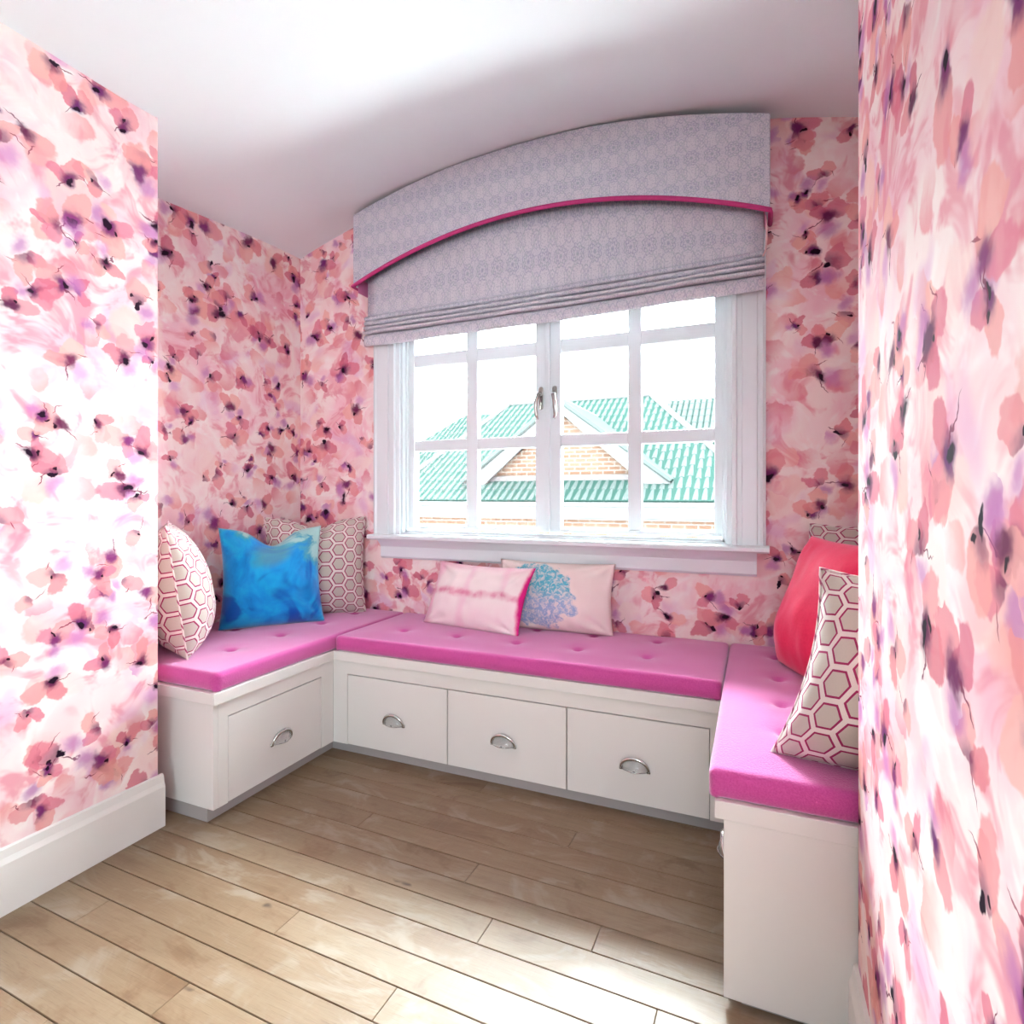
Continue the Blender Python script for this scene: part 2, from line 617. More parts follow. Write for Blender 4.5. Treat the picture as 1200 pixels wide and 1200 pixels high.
def brick_mat():
    g = G('pale_red_brick', 0.9, 0.0)
    n = g.nt.nodes.new('ShaderNodeTexBrick')
    uv = g.uv()
    put(g.nt, n.inputs['Vector'], uv)
    for k, v in (('Scale', 1.0), ('Mortar Size', 0.014), ('Brick Width', 0.30), ('Row Height', 0.11), ('Mortar Smooth', 0.1)):
        n.inputs[k].default_value = v
    n.inputs['Color1'].default_value = (0.032, 0.0175, 0.012, 1)
    n.inputs['Color2'].default_value = (0.038, 0.024, 0.0175, 1)
    n.inputs['Mortar'].default_value = (0.05, 0.044, 0.04, 1)
    g.color(S(g.nt, n.outputs['Color'], True))
    M['brick'] = g.m


brick_mat()


# ------------------------------------------------------------------ mesh helpers
class MB:
    def __init__(self):
        self.v, self.f, self.uv = [], [], []

    def face(self, pts, uvs=None):
        i = len(self.v)
        self.v += [tuple(p) for p in pts]
        self.f.append(tuple(range(i, i + len(pts))))
        if uvs is None:
            n = Vector((0, 0, 0))
            for k in range(len(pts)):
                a, b = Vector(pts[k]), Vector(pts[(k + 1) % len(pts)])
                n += a.cross(b)
            ax = max(range(3), key=lambda q: abs(n[q]))
            sel = [(1, 2), (0, 2), (0, 1)][ax]
            uvs = [(p[sel[0]], p[sel[1]]) for p in pts]
        self.uv += uvs

    def box(self, x0, x1, y0, y1, z0, z1):
        P = [(x, y, z) for z in (z0, z1) for y in (y0, y1) for x in (x0, x1)]
        for q in ((0, 2, 3, 1), (4, 5, 7, 6), (0, 1, 5, 4), (2, 6, 7, 3), (0, 4, 6, 2), (1, 3, 7, 5)):
            self.face([P[k] for k in q])
        return self

    def prism(self, poly, axis, a0, a1):
        """extrude a 2D polygon along an axis; poly in the two other axes, in x,y,z order"""
        def P(p, t):
            if axis == 0: return (t, p[0], p[1])
            if axis == 1: return (p[0], t, p[1])
            return (p[0], p[1], t)
        n = len(poly)
        self.face([P(p, a0) for p in poly][::-1])
        self.face([P(p, a1) for p in poly])
        for k in range(n):
            p, q = poly[k], poly[(k + 1) % n]
            self.face([P(p, a0), P(q, a0), P(q, a1), P(p, a1)])
        return self

    def tube(self, path, r, seg=8, caps=True):
        path = [Vector(p) for p in path]
        rings, ln = [], 0.0
        up = Vector((0, 0, 1))
        prev = None
        for i, p in enumerate(path):
            t = (path[min(i + 1, len(path) - 1)] - path[max(i - 1, 0)]).normalized()
            if prev is None:
                a = up if abs(t.dot(up)) < 0.9 else Vector((1, 0, 0))
                nrm = (a - t * a.dot(t)).normalized()
            else:
                nrm = (prev - t * prev.dot(t)).normalized()
            prev = nrm
            bn = t.cross(nrm)
            rr = r[i] if isinstance(r, (list, tuple)) else r
            if i:
                ln += (path[i] - path[i - 1]).length
            rings.append(([p + (nrm * math.cos(2 * math.pi * k / seg) + bn * math.sin(2 * math.pi * k / seg)) * rr for k in range(seg)], ln))
        for (A, la), (B, lb) in zip(rings, rings[1:]):
            for k in range(seg):
                k2 = (k + 1) % seg
                u0, u1 = 0.03 * k / seg, 0.03 * (k + 1) / seg
                self.face([A[k], A[k2], B[k2], B[k]], [(la, u0), (la, u1), (lb, u1), (lb, u0)])
        if caps:
            self.face(rings[0][0][::-1])
            self.face(rings[-1][0])
        return self

    def grid(self, nu, nv, fn, uvf=None, closed=False):
        for i in range(nu):
            for j in range(nv):
                ps = [fn(a / nu, b / nv) for a, b in ((i, j), (i + 1, j), (i + 1, j + 1), (i, j + 1))]
                us = [uvf(a / nu, b / nv) for a, b in ((i, j), (i + 1, j), (i + 1, j + 1), (i, j + 1))] if uvf else None
                self.face(ps, us)
        return self

    def build(self, name, mat, parent=None, bevel=0.0, smooth=False, weld=True, seg=2, props=None):
        me = bpy.data.meshes.new(name)
        me.from_pydata(self.v, [], self.f)
        lay = me.uv_layers.new(name='UVMap')
        for k, q in enumerate(self.uv):
            lay.data[k].uv = q
        if weld:
            bm = bmesh.new()
            bm.from_mesh(me)
            bmesh.ops.remove_doubles(bm, verts=bm.verts, dist=1e-5)
            bmesh.ops.recalc_face_normals(bm, faces=bm.faces)
            bm.to_mesh(me)
            bm.free()
        me.materials.append(M[mat])
        o = bpy.data.objects.new(name, me)
        COL.objects.link(o)
        if smooth:
            for p in me.polygons:
                p.use_smooth = True
        if bevel:
            md = o.modifiers.new('bevel', 'BEVEL')
            md.width = bevel
            md.segments = seg
            md.limit_method = 'ANGLE'
            md.angle_limit = math.radians(40)
        if parent is not None:
            attach(o, parent)
        if props:
            for k, v in props.items():
                o[k] = v
        return o


def attach(o, parent):
    """verts are in world metres: keep them there under an Empty standing elsewhere"""
    o.parent = parent
    o.matrix_parent_inverse = parent_world(parent).inverted()


def parent_world(p):
    m = p.matrix_basis.copy()
    if p.parent is not None:
        m = parent_world(p.parent) @ p.matrix_parent_inverse @ m
    return m


def empty(name, loc):
    o = bpy.data.objects.new(name, None)
    o.empty_display_size = 0.1
    COL.objects.link(o)
    o.location = loc
    return o


def tag(o, label=None, cat=None, group=None, kind=None):
    for k, v in (('label', label), ('category', cat), ('group', group), ('kind', kind)):
        if v:
            o[k] = v
    return o


def box(name, mat, parent, x0, x1, y0, y1, z0, z1, bevel=0.0, **k):
    return MB().box(x0, x1, y0, y1, z0, z1).build(name, mat, parent, bevel, **k)


# ------------------------------------------------------------------ measures (metres)
XL, XR, YB = -2.393, 0.64, 2.54        # nook: left, right and window walls
NXL, NXR = -1.857, 0.190               # the narrower entry: left and right wall faces
NYL, NYR = 1.312, 1.325                # where the entry walls end
YREAR = -3.6
YMOUTH = 0.30                          # where the entry opens into the wide room behind the camera
RXL, RXR = -4.2, 2.6                   # side walls of that room
BFX, BFY = -1.69, 1.99                 # front faces of the left and the window bench
RFX = -0.064                           # front face of the right bench
LEND, REND = 1.39, 1.337               # camera-side ends of the benches
CAB_T, TOP_Z, CUSH_Z = 0.41, 0.45, 0.512


def arch(x):
    return 2.735 - 0.111 * (x + 0.85) ** 2


def ceil_z(x, y):
    t = min(1, max(0, (y - 1.15) / (YB - 1.15)))
    w = t * t * (3 - 2 * t)
    return 2.385 + w * (arch(x) - 2.385)


# ------------------------------------------------------------------ room shell
def plane_wall(name, mb, mat='wallpaper'):
    return tag(mb.build(name, mat), kind='structure')


WX0, WX1, WZ0, WZ1 = -1.725, -0.095, 0.900, 2.06      # window opening
b = MB()
b.box(XL - 0.15, WX0, YB, YB + 0.15, -0.02, 2.95)
b.box(WX1, XR + 0.15, YB, YB + 0.15, -0.02, 2.95)
b.box(WX0, WX1, YB, YB + 0.15, -0.02, WZ0)
b.box(WX0, WX1, YB, YB + 0.15, WZ1, 2.95)
plane_wall('wall_back', b)
plane_wall('wall_left', MB().box(XL - 0.15, XL, 1.2, YB, -0.02, 2.7))
plane_wall('wall_right', MB().box(XR, XR + 0.15, 1.2, YB, -0.02, 2.7))
b = MB().box(RXL, NXL, YMOUTH, NYL, -0.02, 2.7)
b.box(XL - 0.15, NXL - 0.13, NYL - 0.12, LEND - 0.011, -0.02, 2.7)
plane_wall('wall_entry_left', b)
b = MB().box(NXR, RXR, YMOUTH, NYR, -0.02, 2.7)
b.box(NXR + 0.045, XR + 0.15, NYR - 0.12, REND - 0.006, -0.02, 2.7)
plane_wall('wall_entry_right', b)
plane_wall('wall_rear', MB().box(RXL, RXR, YREAR - 0.15, YREAR, -0.02, 2.7), 'ceiling_paint')
plane_wall('wall_room_left', MB().box(RXL - 0.15, RXL, YREAR - 0.15, YMOUTH + 0.1, -0.02, 2.7), 'ceiling_paint')
plane_wall('wall_room_right', MB().box(RXR, RXR + 0.15, YREAR - 0.15, YMOUTH + 0.1, -0.02, 2.7), 'ceiling_paint')

b = MB()
NX, NY = 70, 60
cx0, cx1, cy0, cy1 = RXL - 0.15, RXR + 0.15, YREAR - 0.15, YB + 0.15
b.grid(NX, NY, lambda u, v: (cx0 + (cx1 - cx0) * u, cy0 + (cy1 - cy0) * v, ceil_z(cx0 + (cx1 - cx0) * u, cy0 + (cy1 - cy0) * v)))
o = tag(b.build('ceiling', 'ceiling_paint', smooth=True), kind='structure')
md = o.modifiers.new('thick', 'SOLIDIFY')
md.thickness = 0.12
for _p in o.data.polygons[:1]:
    md.offset = -1.0 if _p.normal.z < 0 else 1.0

# baseboards with a stepped cap
for nm, x0, sgn, yend in (('baseboard_left', NXL, 1, NYL + 0.016), ('baseboard_right', NXR, -1, NYR + 0.016)):
    poly = [(0, 0), (0.016, 0), (0.016, 0.135), (0.010, 0.150), (0.007, 0.172), (0, 0.176)]
    b = MB().prism([(x0 + sgn * p[0], p[1]) for p in poly], 1, YMOUTH, yend)
    tag(b.build(nm, 'white_paint'), kind='structure')

# floor: dark subfloor and loose-laid oak boards, a touch out of square with the window wall
fl = tag(MB().box(RXL - 0.1, RXR + 0.1, YREAR - 0.1, YB + 0.1, -0.06, -0.016).build('floor', 'subfloor'), kind='structure')
rng = random.Random(11)
PW = 0.0930
ang = math.radians(-1.2)
ca, sa = math.cos(ang), math.sin(ang)
joints = {0: (-1.133,), 3: (-0.376,), -1: (-0.75,), 5: (-1.25,)}
for row in range(-48, 11):
    y = 1.101 + row * PW
    wide = y < YMOUTH - 0.1
    lo, hi = (RXL, RXR) if wide else (XL, XR + 0.1)
    if row in joints:
        cuts = [lo] + list(joints[row]) + [hi]
    else:
        cuts = [lo]
        x = lo + rng.uniform(0.5, 2.4)
        while x < hi - 0.4:
            cuts.append(x)
            x += rng.uniform(2.0, 3.2)
        cuts.append(hi)
    for x0, x1 in zip(cuts, cuts[1:]):
        gp = 0.0011
        mb = MB().box(x0 + gp * 0.5, x1 - gp * 0.5, y + gp, y + PW - gp, -0.0155, 0.0)
        uv0 = mb.uv
        mb.v = [((vx + 0.85) * ca - (vy - 1.1) * sa - 0.85, (vx + 0.85) * sa + (vy - 1.1) * ca + 1.1, vz) for vx, vy, vz in mb.v]
        mb.build('plank', 'oak', fl, bevel=0.0012, seg=1)

# ------------------------------------------------------------------ window
win = tag(empty('window_1', (-0.91, YB, WZ0)), kind='structure')
YS0, YS1 = 2.585, 2.632               # sash thickness


def casing(name, x0, x1, z0, z1, inner_right):
    """moulded flat casing: outer bead, broad flat, stepped inner beads"""
    w = x1 - x0
    prof = [(0, 0), (0, 0.020), (0.012, 0.026), (0.022, 0.020), (0.030, 0.020), (0.034, 0.028), (w * 0.60, 0.028), (w * 0.62, 0.022), (w * 0.74, 0.022), (w * 0.76, 0.032), (w * 0.86, 0.032), (w * 0.88, 0.018), (w, 0.014), (w, 0)]
    if inner_right:
        poly = [(x0 + p[0], YB - p[1]) for p in prof]
    else:
        poly = [(x1 - p[0], YB - p[1]) for p in prof]
    return MB().prism(poly, 2, z0, z1).build(name, 'window_paint', win)


casing('casing', -1.872, WX0 + 0.012, 0.913, 2.20, True)
casing('casing', WX1 - 0.012, 0.040, 0.913, 2.20, False)
box('casing', 'window_paint', win, -1.872, 0.040, YB - 0.026, YB, 2.045, 2.20, 0.004)
# stool and apron
b = MB().prism([(2.465, 0.890), (2.455, 0.897), (2.455, 0.910), (2.462, 0.916), (2.60, 0.918), (2.60, 0.890)], 0, -1.868, 0.052)
b.build('window_sill', 'window_paint', win)
ap = [(YB, 0.790), (2.525, 0.790), (2.515, 0.800), (2.513, 0.852), (2.503, 0.866), (2.490, 0.880), (2.482, 0.890), (YB, 0.890)]
MB().prism(ap, 0, -1.822, 0.006).build('sill_apron', 'window_paint', win)
# jamb liner
b = MB()
for x0, x1, z0, z1 in ((WX0 - 0.005, WX0 + 0.022, WZ0, WZ1), (WX1 - 0.022, WX1 + 0.005, WZ0, WZ1), (WX0, WX1, WZ0 - 0.01, WZ0 + 0.024), (WX0, WX1, WZ1 - 0.022, WZ1 + 0.005)):
    b.box(x0, x1, YB + 0.002, YB + 0.15, z0, z1)
b.build('window_frame', 'window_paint', win, 0.002)
b = MB()
for x0, x1, z0, z1 in ((WX0 + 0.02, WX0 + 0.034, WZ0 + 0.02, WZ1 - 0.02), (WX1 - 0.034, WX1 - 0.02, WZ0 + 0.02, WZ1 - 0.02), (WX0 + 0.02, WX1 - 0.02, WZ0 + 0.02, WZ0 + 0.036)):
    b.box(x0, x1, YB + 0.028, YS0 + 0.004, z0, z1)
b.build('stop_bead', 'window_paint', win, 0.002)

rows = [(0.962, 1.352), (1.408, 1.797), (1.862, 1.995)]
sashes = ((-1.697, -0.915, ((-1.660, -1.352), (-1.290, -0.975)), -0.945), (-0.905, -0.123, ((-0.848, -0.530), (-0.470, -0.160)), -0.876))
for sx0, sx1, cols, hx in sashes:
    sash = empty('casement_sash', ((sx0 + sx1) / 2, YS0, 0.945))
    sash.parent = win
    sash.matrix_parent_inverse = parent_world(win).inverted()
    P = lambda nm, x0, x1, z0, z1, y0=YS0, y1=YS1: box(nm, 'window_paint', sash, x0, x1, y0, y1, z0, z1, 0.003)
    P('stile', sx0, cols[0][0], 0.943, 2.035)
    P('stile', cols[1][1], sx1, 0.943, 2.035)
    P('rail', cols[0][0], cols[1][1], 0.943, rows[0][0])
    P('rail', cols[0][0], cols[1][1], rows[2][1], 2.035)
    P('glazing_bar', cols[0][1], cols[1][0], rows[0][0], rows[2][1], YS0 + 0.006, YS1 - 0.004)
    for zz0, zz1 in ((rows[0][1], rows[1][0]), (rows[1][1], rows[2][0])):
        for c in cols:
            P('glazing_bar', c[0], c[1], zz0, zz1, YS0 + 0.006, YS1 - 0.004)
    for c in cols:
        for z0, z1 in rows:
            box('pane', 'glass', sash, c[0] - 0.004, c[1] + 0.004, 2.606, 2.610, z0 - 0.004, z1 + 0.004)
    # espagnolette handle: rose plate, knuckle and drooping lever
    hb = MB()
    hb.prism([(hx + 0.012 * math.cos(t) * (1 if abs(math.cos(t)) > 0.1 else 1), 1.585 + (0.045 if math.sin(t) > 0 else -0.045) + 0.010 * math.sin(t)) for t in [k * math.pi / 6 for k in range(12)]], 1, YS0 - 0.006, YS0)
    hb.build('handle_plate', 'nickel', sash, 0.002)
    hs = -1 if hx < -0.91 else 1
    pts = [(hx, YS0 - 0.004, 1.60), (hx, YS0 - 0.022, 1.602), (hx + hs * 0.004, YS0 - 0.036, 1.595), (hx + hs * 0.010, YS0 - 0.044, 1.570), (hx + hs * 0.014, YS0 - 0.042, 1.535), (hx + hs * 0.012, YS0 - 0.036, 1.500), (hx + hs * 0.006, YS0 - 0.034, 1.480)]
    MB().tube(pts, [0.011, 0.011, 0.011, 0.009, 0.0085, 0.0075, 0.006], 10).build('handle', 'nickel', sash, smooth=True)
# meeting bead between the sashes
box('meeting_bead', 'window_paint', win, -0.922, -0.898, YS0 - 0.012, YS0 + 0.002, 0.945, 2.035, 0.003)

# ------------------------------------------------------------------ roman blind with arched valance
VX0, VX1, VY = -1.915, 0.053, 2.405


def val_top(x): return min(2.722 - 0.149 * (x + 0.905) ** 2, ceil_z(x, VY) - 0.006)
def val_bot(x): return 2.406 - 0.205 * (x + 0.915) ** 2


bl = tag(empty('roman_blind', (-0.93, YB, 2.0)), 'patterned lilac-grey roman blind with arched valance and magenta piping, over the window', 'blind')
b = MB()
N = 40
for k in range(N):
    xa, xb = VX0 + (VX1 - VX0) * k / N, VX0 + (VX1 - VX0) * (k + 1) / N
    za, zb, wa, wb = val_bot(xa), val_bot(xb), val_top(xa), val_top(xb)
    th = 0.018
    b.face([(xa, VY, za), (xb, VY, zb), (xb, VY, wb), (xa, VY, wa)])
    b.face([(xb, VY + th, zb), (xa, VY + th, za), (xa, VY + th, wa), (xb, VY + th, wb)])
    b.face([(xa, VY, wa), (xb, VY, wb), (xb, VY + th, wb), (xa, VY + th, wa)])
    b.face([(xa, VY + th, za), (xb, VY + th, zb), (xb, VY, zb), (xa, VY, za)])
for xx in (VX0, VX1):
    b.face([(xx, VY, val_bot(xx)), (xx, VY + th, val_bot(xx)), (xx, VY + th, val_top(xx)), (xx, VY, val_top(xx))])
b.build('valance', 'blind_fabric', bl, 0.004)
for xx, s in ((VX0, 1), (VX1, -1)):
    x0, x1 = sorted((xx, xx + s * 0.016))
    b = MB().prism([(VY + 0.018, val_bot(xx)), (YB - 0.001, val_bot(xx)), (YB - 0.001, val_top(xx) - 0.012), (VY + 0.018, val_top(xx))], 0, x0, x1)
    ro = b.build('valance_return', 'blind_fabric', bl, 0.002)
    MB().box(xx + s * 0.0165, xx + s * 0.0185, VY + 0.02, YB - 0.036, val_bot(xx) - 0.03, val_bot(xx) + 0.045).build('return_lining', 'pink_satin', ro)
path = [(VX0 - 0.002, YB - 0.004, val_bot(VX0)), (VX0 - 0.002, VY + 0.03, val_bot(VX0))]
path += [(VX0 + (VX1 - VX0) * k / 48, VY - 0.004, val_bot(VX0 + (VX1 - VX0) * k / 48) - 0.002) for k in range(49)]
path += [(VX1 + 0.002, VY + 0.03, val_bot(VX1)), (VX1 + 0.002, YB - 0.004, val_bot(VX1))]
MB().tube(path, 0.0095, 10).build('piping', 'pink_trim', bl, smooth=True)

SX0, SX1, SY = -1.872, 0.030, 2.478


def droop(x, z):
    return 0.016 * (x + 0.92) + 0.003 * math.sin(3.1 * (x + 0.4))


# flat upper panel of the shade
b = MB()
b.grid(30, 8, lambda u, v: (SX0 + (SX1 - SX0) * u, SY, 1.945 + 0.265 * v + (droop(SX0 + (SX1 - SX0) * u, 2.03) if v == 0 else 0) + max(0, v - 0.5) * 2 * (min(val_bot(SX0 + (SX1 - SX0) * u) + 0.05, 2.45) - 2.21)),
       lambda u, v: (SX0 + (SX1 - SX0) * u + 0.02, 1.945 + 0.445 * v))
o = b.build('shade_panel', 'blind_fabric', bl, smooth=True)
m = o.modifiers.new('thick', 'SOLIDIFY')
m.thickness = 0.006
# gathered folds: each one its own soft pleat hanging in front of the last
for i, (zt, zb, yy, bulge) in enumerate([(2.066, 2.040, 2.462, 0.016), (2.037, 2.014, 2.458, 0.018), (2.011, 1.991, 2.454, 0.019), (1.988, 1.969, 2.451, 0.020), (1.966, 1.908, 2.456, 0.014)]):
    b = MB()
    ph = i * 0.9

    def fold(u, v, zt=zt, zb=zb, yy=yy, bulge=bulge, ph=ph, i=i):
        x = SX0 - 0.004 + (SX1 - SX0 + 0.008) * u
        a = 2 * math.pi * v
        zc, hz = (zt + zb) / 2, (zt - zb) / 2
        wav = 0.0016 * math.sin(7 * x + ph) + 0.0012 * math.sin(17 * x + 2 * ph)
        return (x, yy - bulge * math.cos(a) * (1 + 0.2 * math.sin(5 * x + ph)), zc + hz * math.sin(a) + wav + droop(x, 1.9))
    b.grid(48, 12, fold, lambda u, v, i=i: (1.9 * u, 0.02 * i + 0.12 * v))
    b.face([fold(0, k / 12) for k in range(12)])
    b.face([fold(1, k / 12) for k in range(12)][::-1])
    b.build('fold', 'blind_fabric', bl, smooth=True)
MB().prism([(SX0 + 0.004, 1.912), (SX1 - 0.004, 1.945), (SX1 - 0.004, 2.24), (SX0 + 0.004, 2.24)], 1, 2.4835, 2.4865).build('bounce_blocker', 'bounce_blocker_grey', bl)  # unseen sheet added behind the folds to keep bounced light off the glazing bars
# lift cord loop at the right edge
cp = [(0.036, 2.45, 2.235), (0.040, 2.445, 2.19), (0.042, 2.443, 2.13), (0.038, 2.445, 2.08), (0.028, 2.45, 2.055), (0.020, 2.452, 2.045)]
MB().tube(cp, 0.003, 6).build('pull_cord', 'pull_cord', bl, smooth=True)

# ------------------------------------------------------------------ built-in benches
def cup_pull(parent, origin, facing):
    """half-moon cup pull: clear cup under a chrome arched rim; facing = 'y' (towards -Y), '+x' or '-x'"""
    a, bb, c = 0.047, 0.040, 0.026

    def tr(x, out, z):
        if facing == 'y': return (origin[0] + x, origin[1] - out, origin[2] + z)
        if facing == '+x': return (origin[0] + out, origin[1] + x, origin[2] + z)
        return (origin[0] - out, origin[1] - x, origin[2] + z)
    z0 = -0.018
    mb = MB()
    mb.grid(16, 6, lambda u, v: tr(a * math.sin(v * math.pi / 2 + 1e-3) * math.cos(math.pi * u), 0.002 + c * math.cos(v * math.pi / 2), z0 + bb * math.sin(v * math.pi / 2 + 1e-3) * math.sin(math.pi * u)))
    o = mb.build('cup', 'crystal', parent, smooth=True)
    s = o.modifiers.new('thick', 'SOLIDIFY')
    s.thickness = 0.003
    rim = MB()
    pts = [tr((a + 0.002) * math.cos(math.pi * k / 20), 0.006 + 0.010 * math.sin(math.pi * k / 20), z0 + (bb + 0.002) * math.sin(math.pi * k / 20)) for k in range(21)]
    rim.tube(pts, [0.0038 + 0.0028 * math.sin(math.pi * k / 20) for k in range(21)], 8)
    pts = [tr(-a + 2 * a * k / 12, 0.004 + c * math.sin(math.pi * k / 12) * 0.98, z0) for k in range(13)]
    rim.tube(pts, 0.0016, 6)
    for sx in (-1, 1):
        rim.box(*[q for pr in zip(*[sorted(t) for t in zip(tr(sx * a - 0.006, 0, z0 - 0.005), tr(sx * a + 0.006, 0.006, z0 + 0.006))]) for q in pr][:0] or [v for t in zip(tr(sx * a - 0.006, 0, z0 - 0.005), tr(sx * a + 0.006, 0.006, z0 + 0.006)) for v in sorted(t)])
    rim.build('rim', 'chrome', parent, smooth=True)


GAP = 0.0022
DZ0, DZ1 = 0.052, 0.353


def drawer(parent, facing, front, a0, a1, pull):
    d = empty('drawer', (front, (a0 + a1) / 2, DZ0) if facing != 'y' else ((a0 + a1) / 2, front, DZ0))
    d.parent = parent
    d.matrix_parent_inverse = parent_world(parent).inverted()
    t = 0.020
    a0, a1 = a0 + GAP, a1 - GAP
    if facing == 'y':
        box('drawer_front', 'white_paint', d, a0, a1, front, front + t, DZ0, DZ1 - 2 * GAP, 0.0015)
        cup_pull(d, (pull, front, 0.19), 'y')
    elif facing == '+x':
        box('drawer_front', 'white_paint', d, front - t, front, a0, a1, DZ0, DZ1 - 2 * GAP, 0.0015)
        cup_pull(d, (front, pull, 0.19), '+x')
    else:
        box('drawer_front', 'white_paint', d, front, front + t, a0, a1, DZ0, DZ1 - 2 * GAP, 0.0015)
        cup_pull(d, (front, pull, 0.19), '-x')


# left bench
cb = tag(empty('bench_cabinet', (-2.0, 1.9, 0)), 'white built-in bench cabinet with one drawer under the blue velvet pillow', 'cabinet')
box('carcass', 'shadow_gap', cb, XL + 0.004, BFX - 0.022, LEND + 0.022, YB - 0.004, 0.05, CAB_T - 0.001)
box('end_panel', 'white_paint', cb, XL + 0.004, BFX - 0.0005, LEND, LEND + 0.02, 0.05, CAB_T - 0.001, 0.0015)
box('stile', 'white_paint', cb, BFX - 0.021, BFX, LEND + 0.0202, 1.449, 0.05, CAB_T - 0.001)
box('stile', 'white_paint', cb, BFX - 0.021, BFX, 1.915, BFY - 0.001, 0.05, CAB_T - 0.001)
box('top_rail', 'white_paint', cb, BFX - 0.021, BFX, 1.449, 1.915, DZ1, CAB_T - 0.001)
drawer(cb, '+x', BFX, 1.449, 1.915, 1.69)
box('toe_kick', 'toe_shade_grey', cb, XL + 0.01, BFX - 0.036, LEND + 0.006, YB - 0.01, 0.001, 0.05)

# window bench
cb = tag(empty('bench_cabinet', (-0.88, 2.2, 0)), 'white built-in bench cabinet with three drawers below the window', 'cabinet')
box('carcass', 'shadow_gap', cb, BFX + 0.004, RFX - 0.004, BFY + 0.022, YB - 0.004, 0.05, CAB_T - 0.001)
box('stile', 'white_paint', cb, BFX, -1.615, BFY, BFY + 0.021, 0.05, CAB_T - 0.001)
box('stile', 'white_paint', cb, -0.137, RFX, BFY, BFY + 0.021, 0.05, CAB_T - 0.001)
box('top_rail', 'white_paint', cb, -1.615, -0.137, BFY, BFY + 0.021, DZ1, CAB_T - 0.001)
for a0, a1, pl in ((-1.615, -1.124, -1.375), (-1.124, -0.630, -0.880), (-0.630, -0.137, -0.383)):
    drawer(cb, 'y', BFY, a0, a1, pl)
box('toe_kick', 'toe_shade_grey', cb, BFX - 0.034, RFX + 0.034, BFY + 0.036, BFY + 0.06, 0.001, 0.05)

# right bench
cb = tag(empty('bench_cabinet', (0.3, 1.9, 0)), 'white built-in bench cabinet under the red pillow, only its plain end panel and pull showing', 'cabinet')
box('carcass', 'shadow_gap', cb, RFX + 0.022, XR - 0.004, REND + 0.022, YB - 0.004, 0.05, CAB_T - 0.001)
box('end_panel', 'white_paint', cb, RFX + 0.0005, XR - 0.004, REND, REND + 0.02, 0.02, CAB_T - 0.001, 0.0015)
box('stile', 'white_paint', cb, RFX, RFX + 0.021, REND + 0.0202, 1.400, 0.05, CAB_T - 0.001)
box('stile', 'white_paint', cb, RFX, RFX + 0.021, 1.866, BFY - 0.001, 0.05, CAB_T - 0.001)
box('top_rail', 'white_paint', cb, RFX, RFX + 0.021, 1.400, 1.866, DZ1, CAB_T - 0.001)
drawer(cb, '-x', RFX, 1.400, 1.866, 1.632)
box('toe_kick', 'toe_shade_grey', cb, RFX + 0.036, XR - 0.01, REND + 0.021, YB - 0.01, 0.001, 0.05)

# one continuous seat board over all three
U = [(XL + 0.003, LEND - 0.010), (BFX + 0.016, LEND - 0.010), (BFX + 0.016, BFY - 0.016), (RFX - 0.018, BFY - 0.016), (RFX - 0.018, REND - 0.004), (XR - 0.003, REND - 0.004), (XR - 0.003, YB - 0.002), (XL + 0.003, YB - 0.002)]
o = MB().prism(U, 2, CAB_T, TOP_Z).build('bench_seat_board', 'white_paint', None, 0.002)
tag(o, 'white painted U-shaped seat board running over all the bench cabinets', 'seat board')


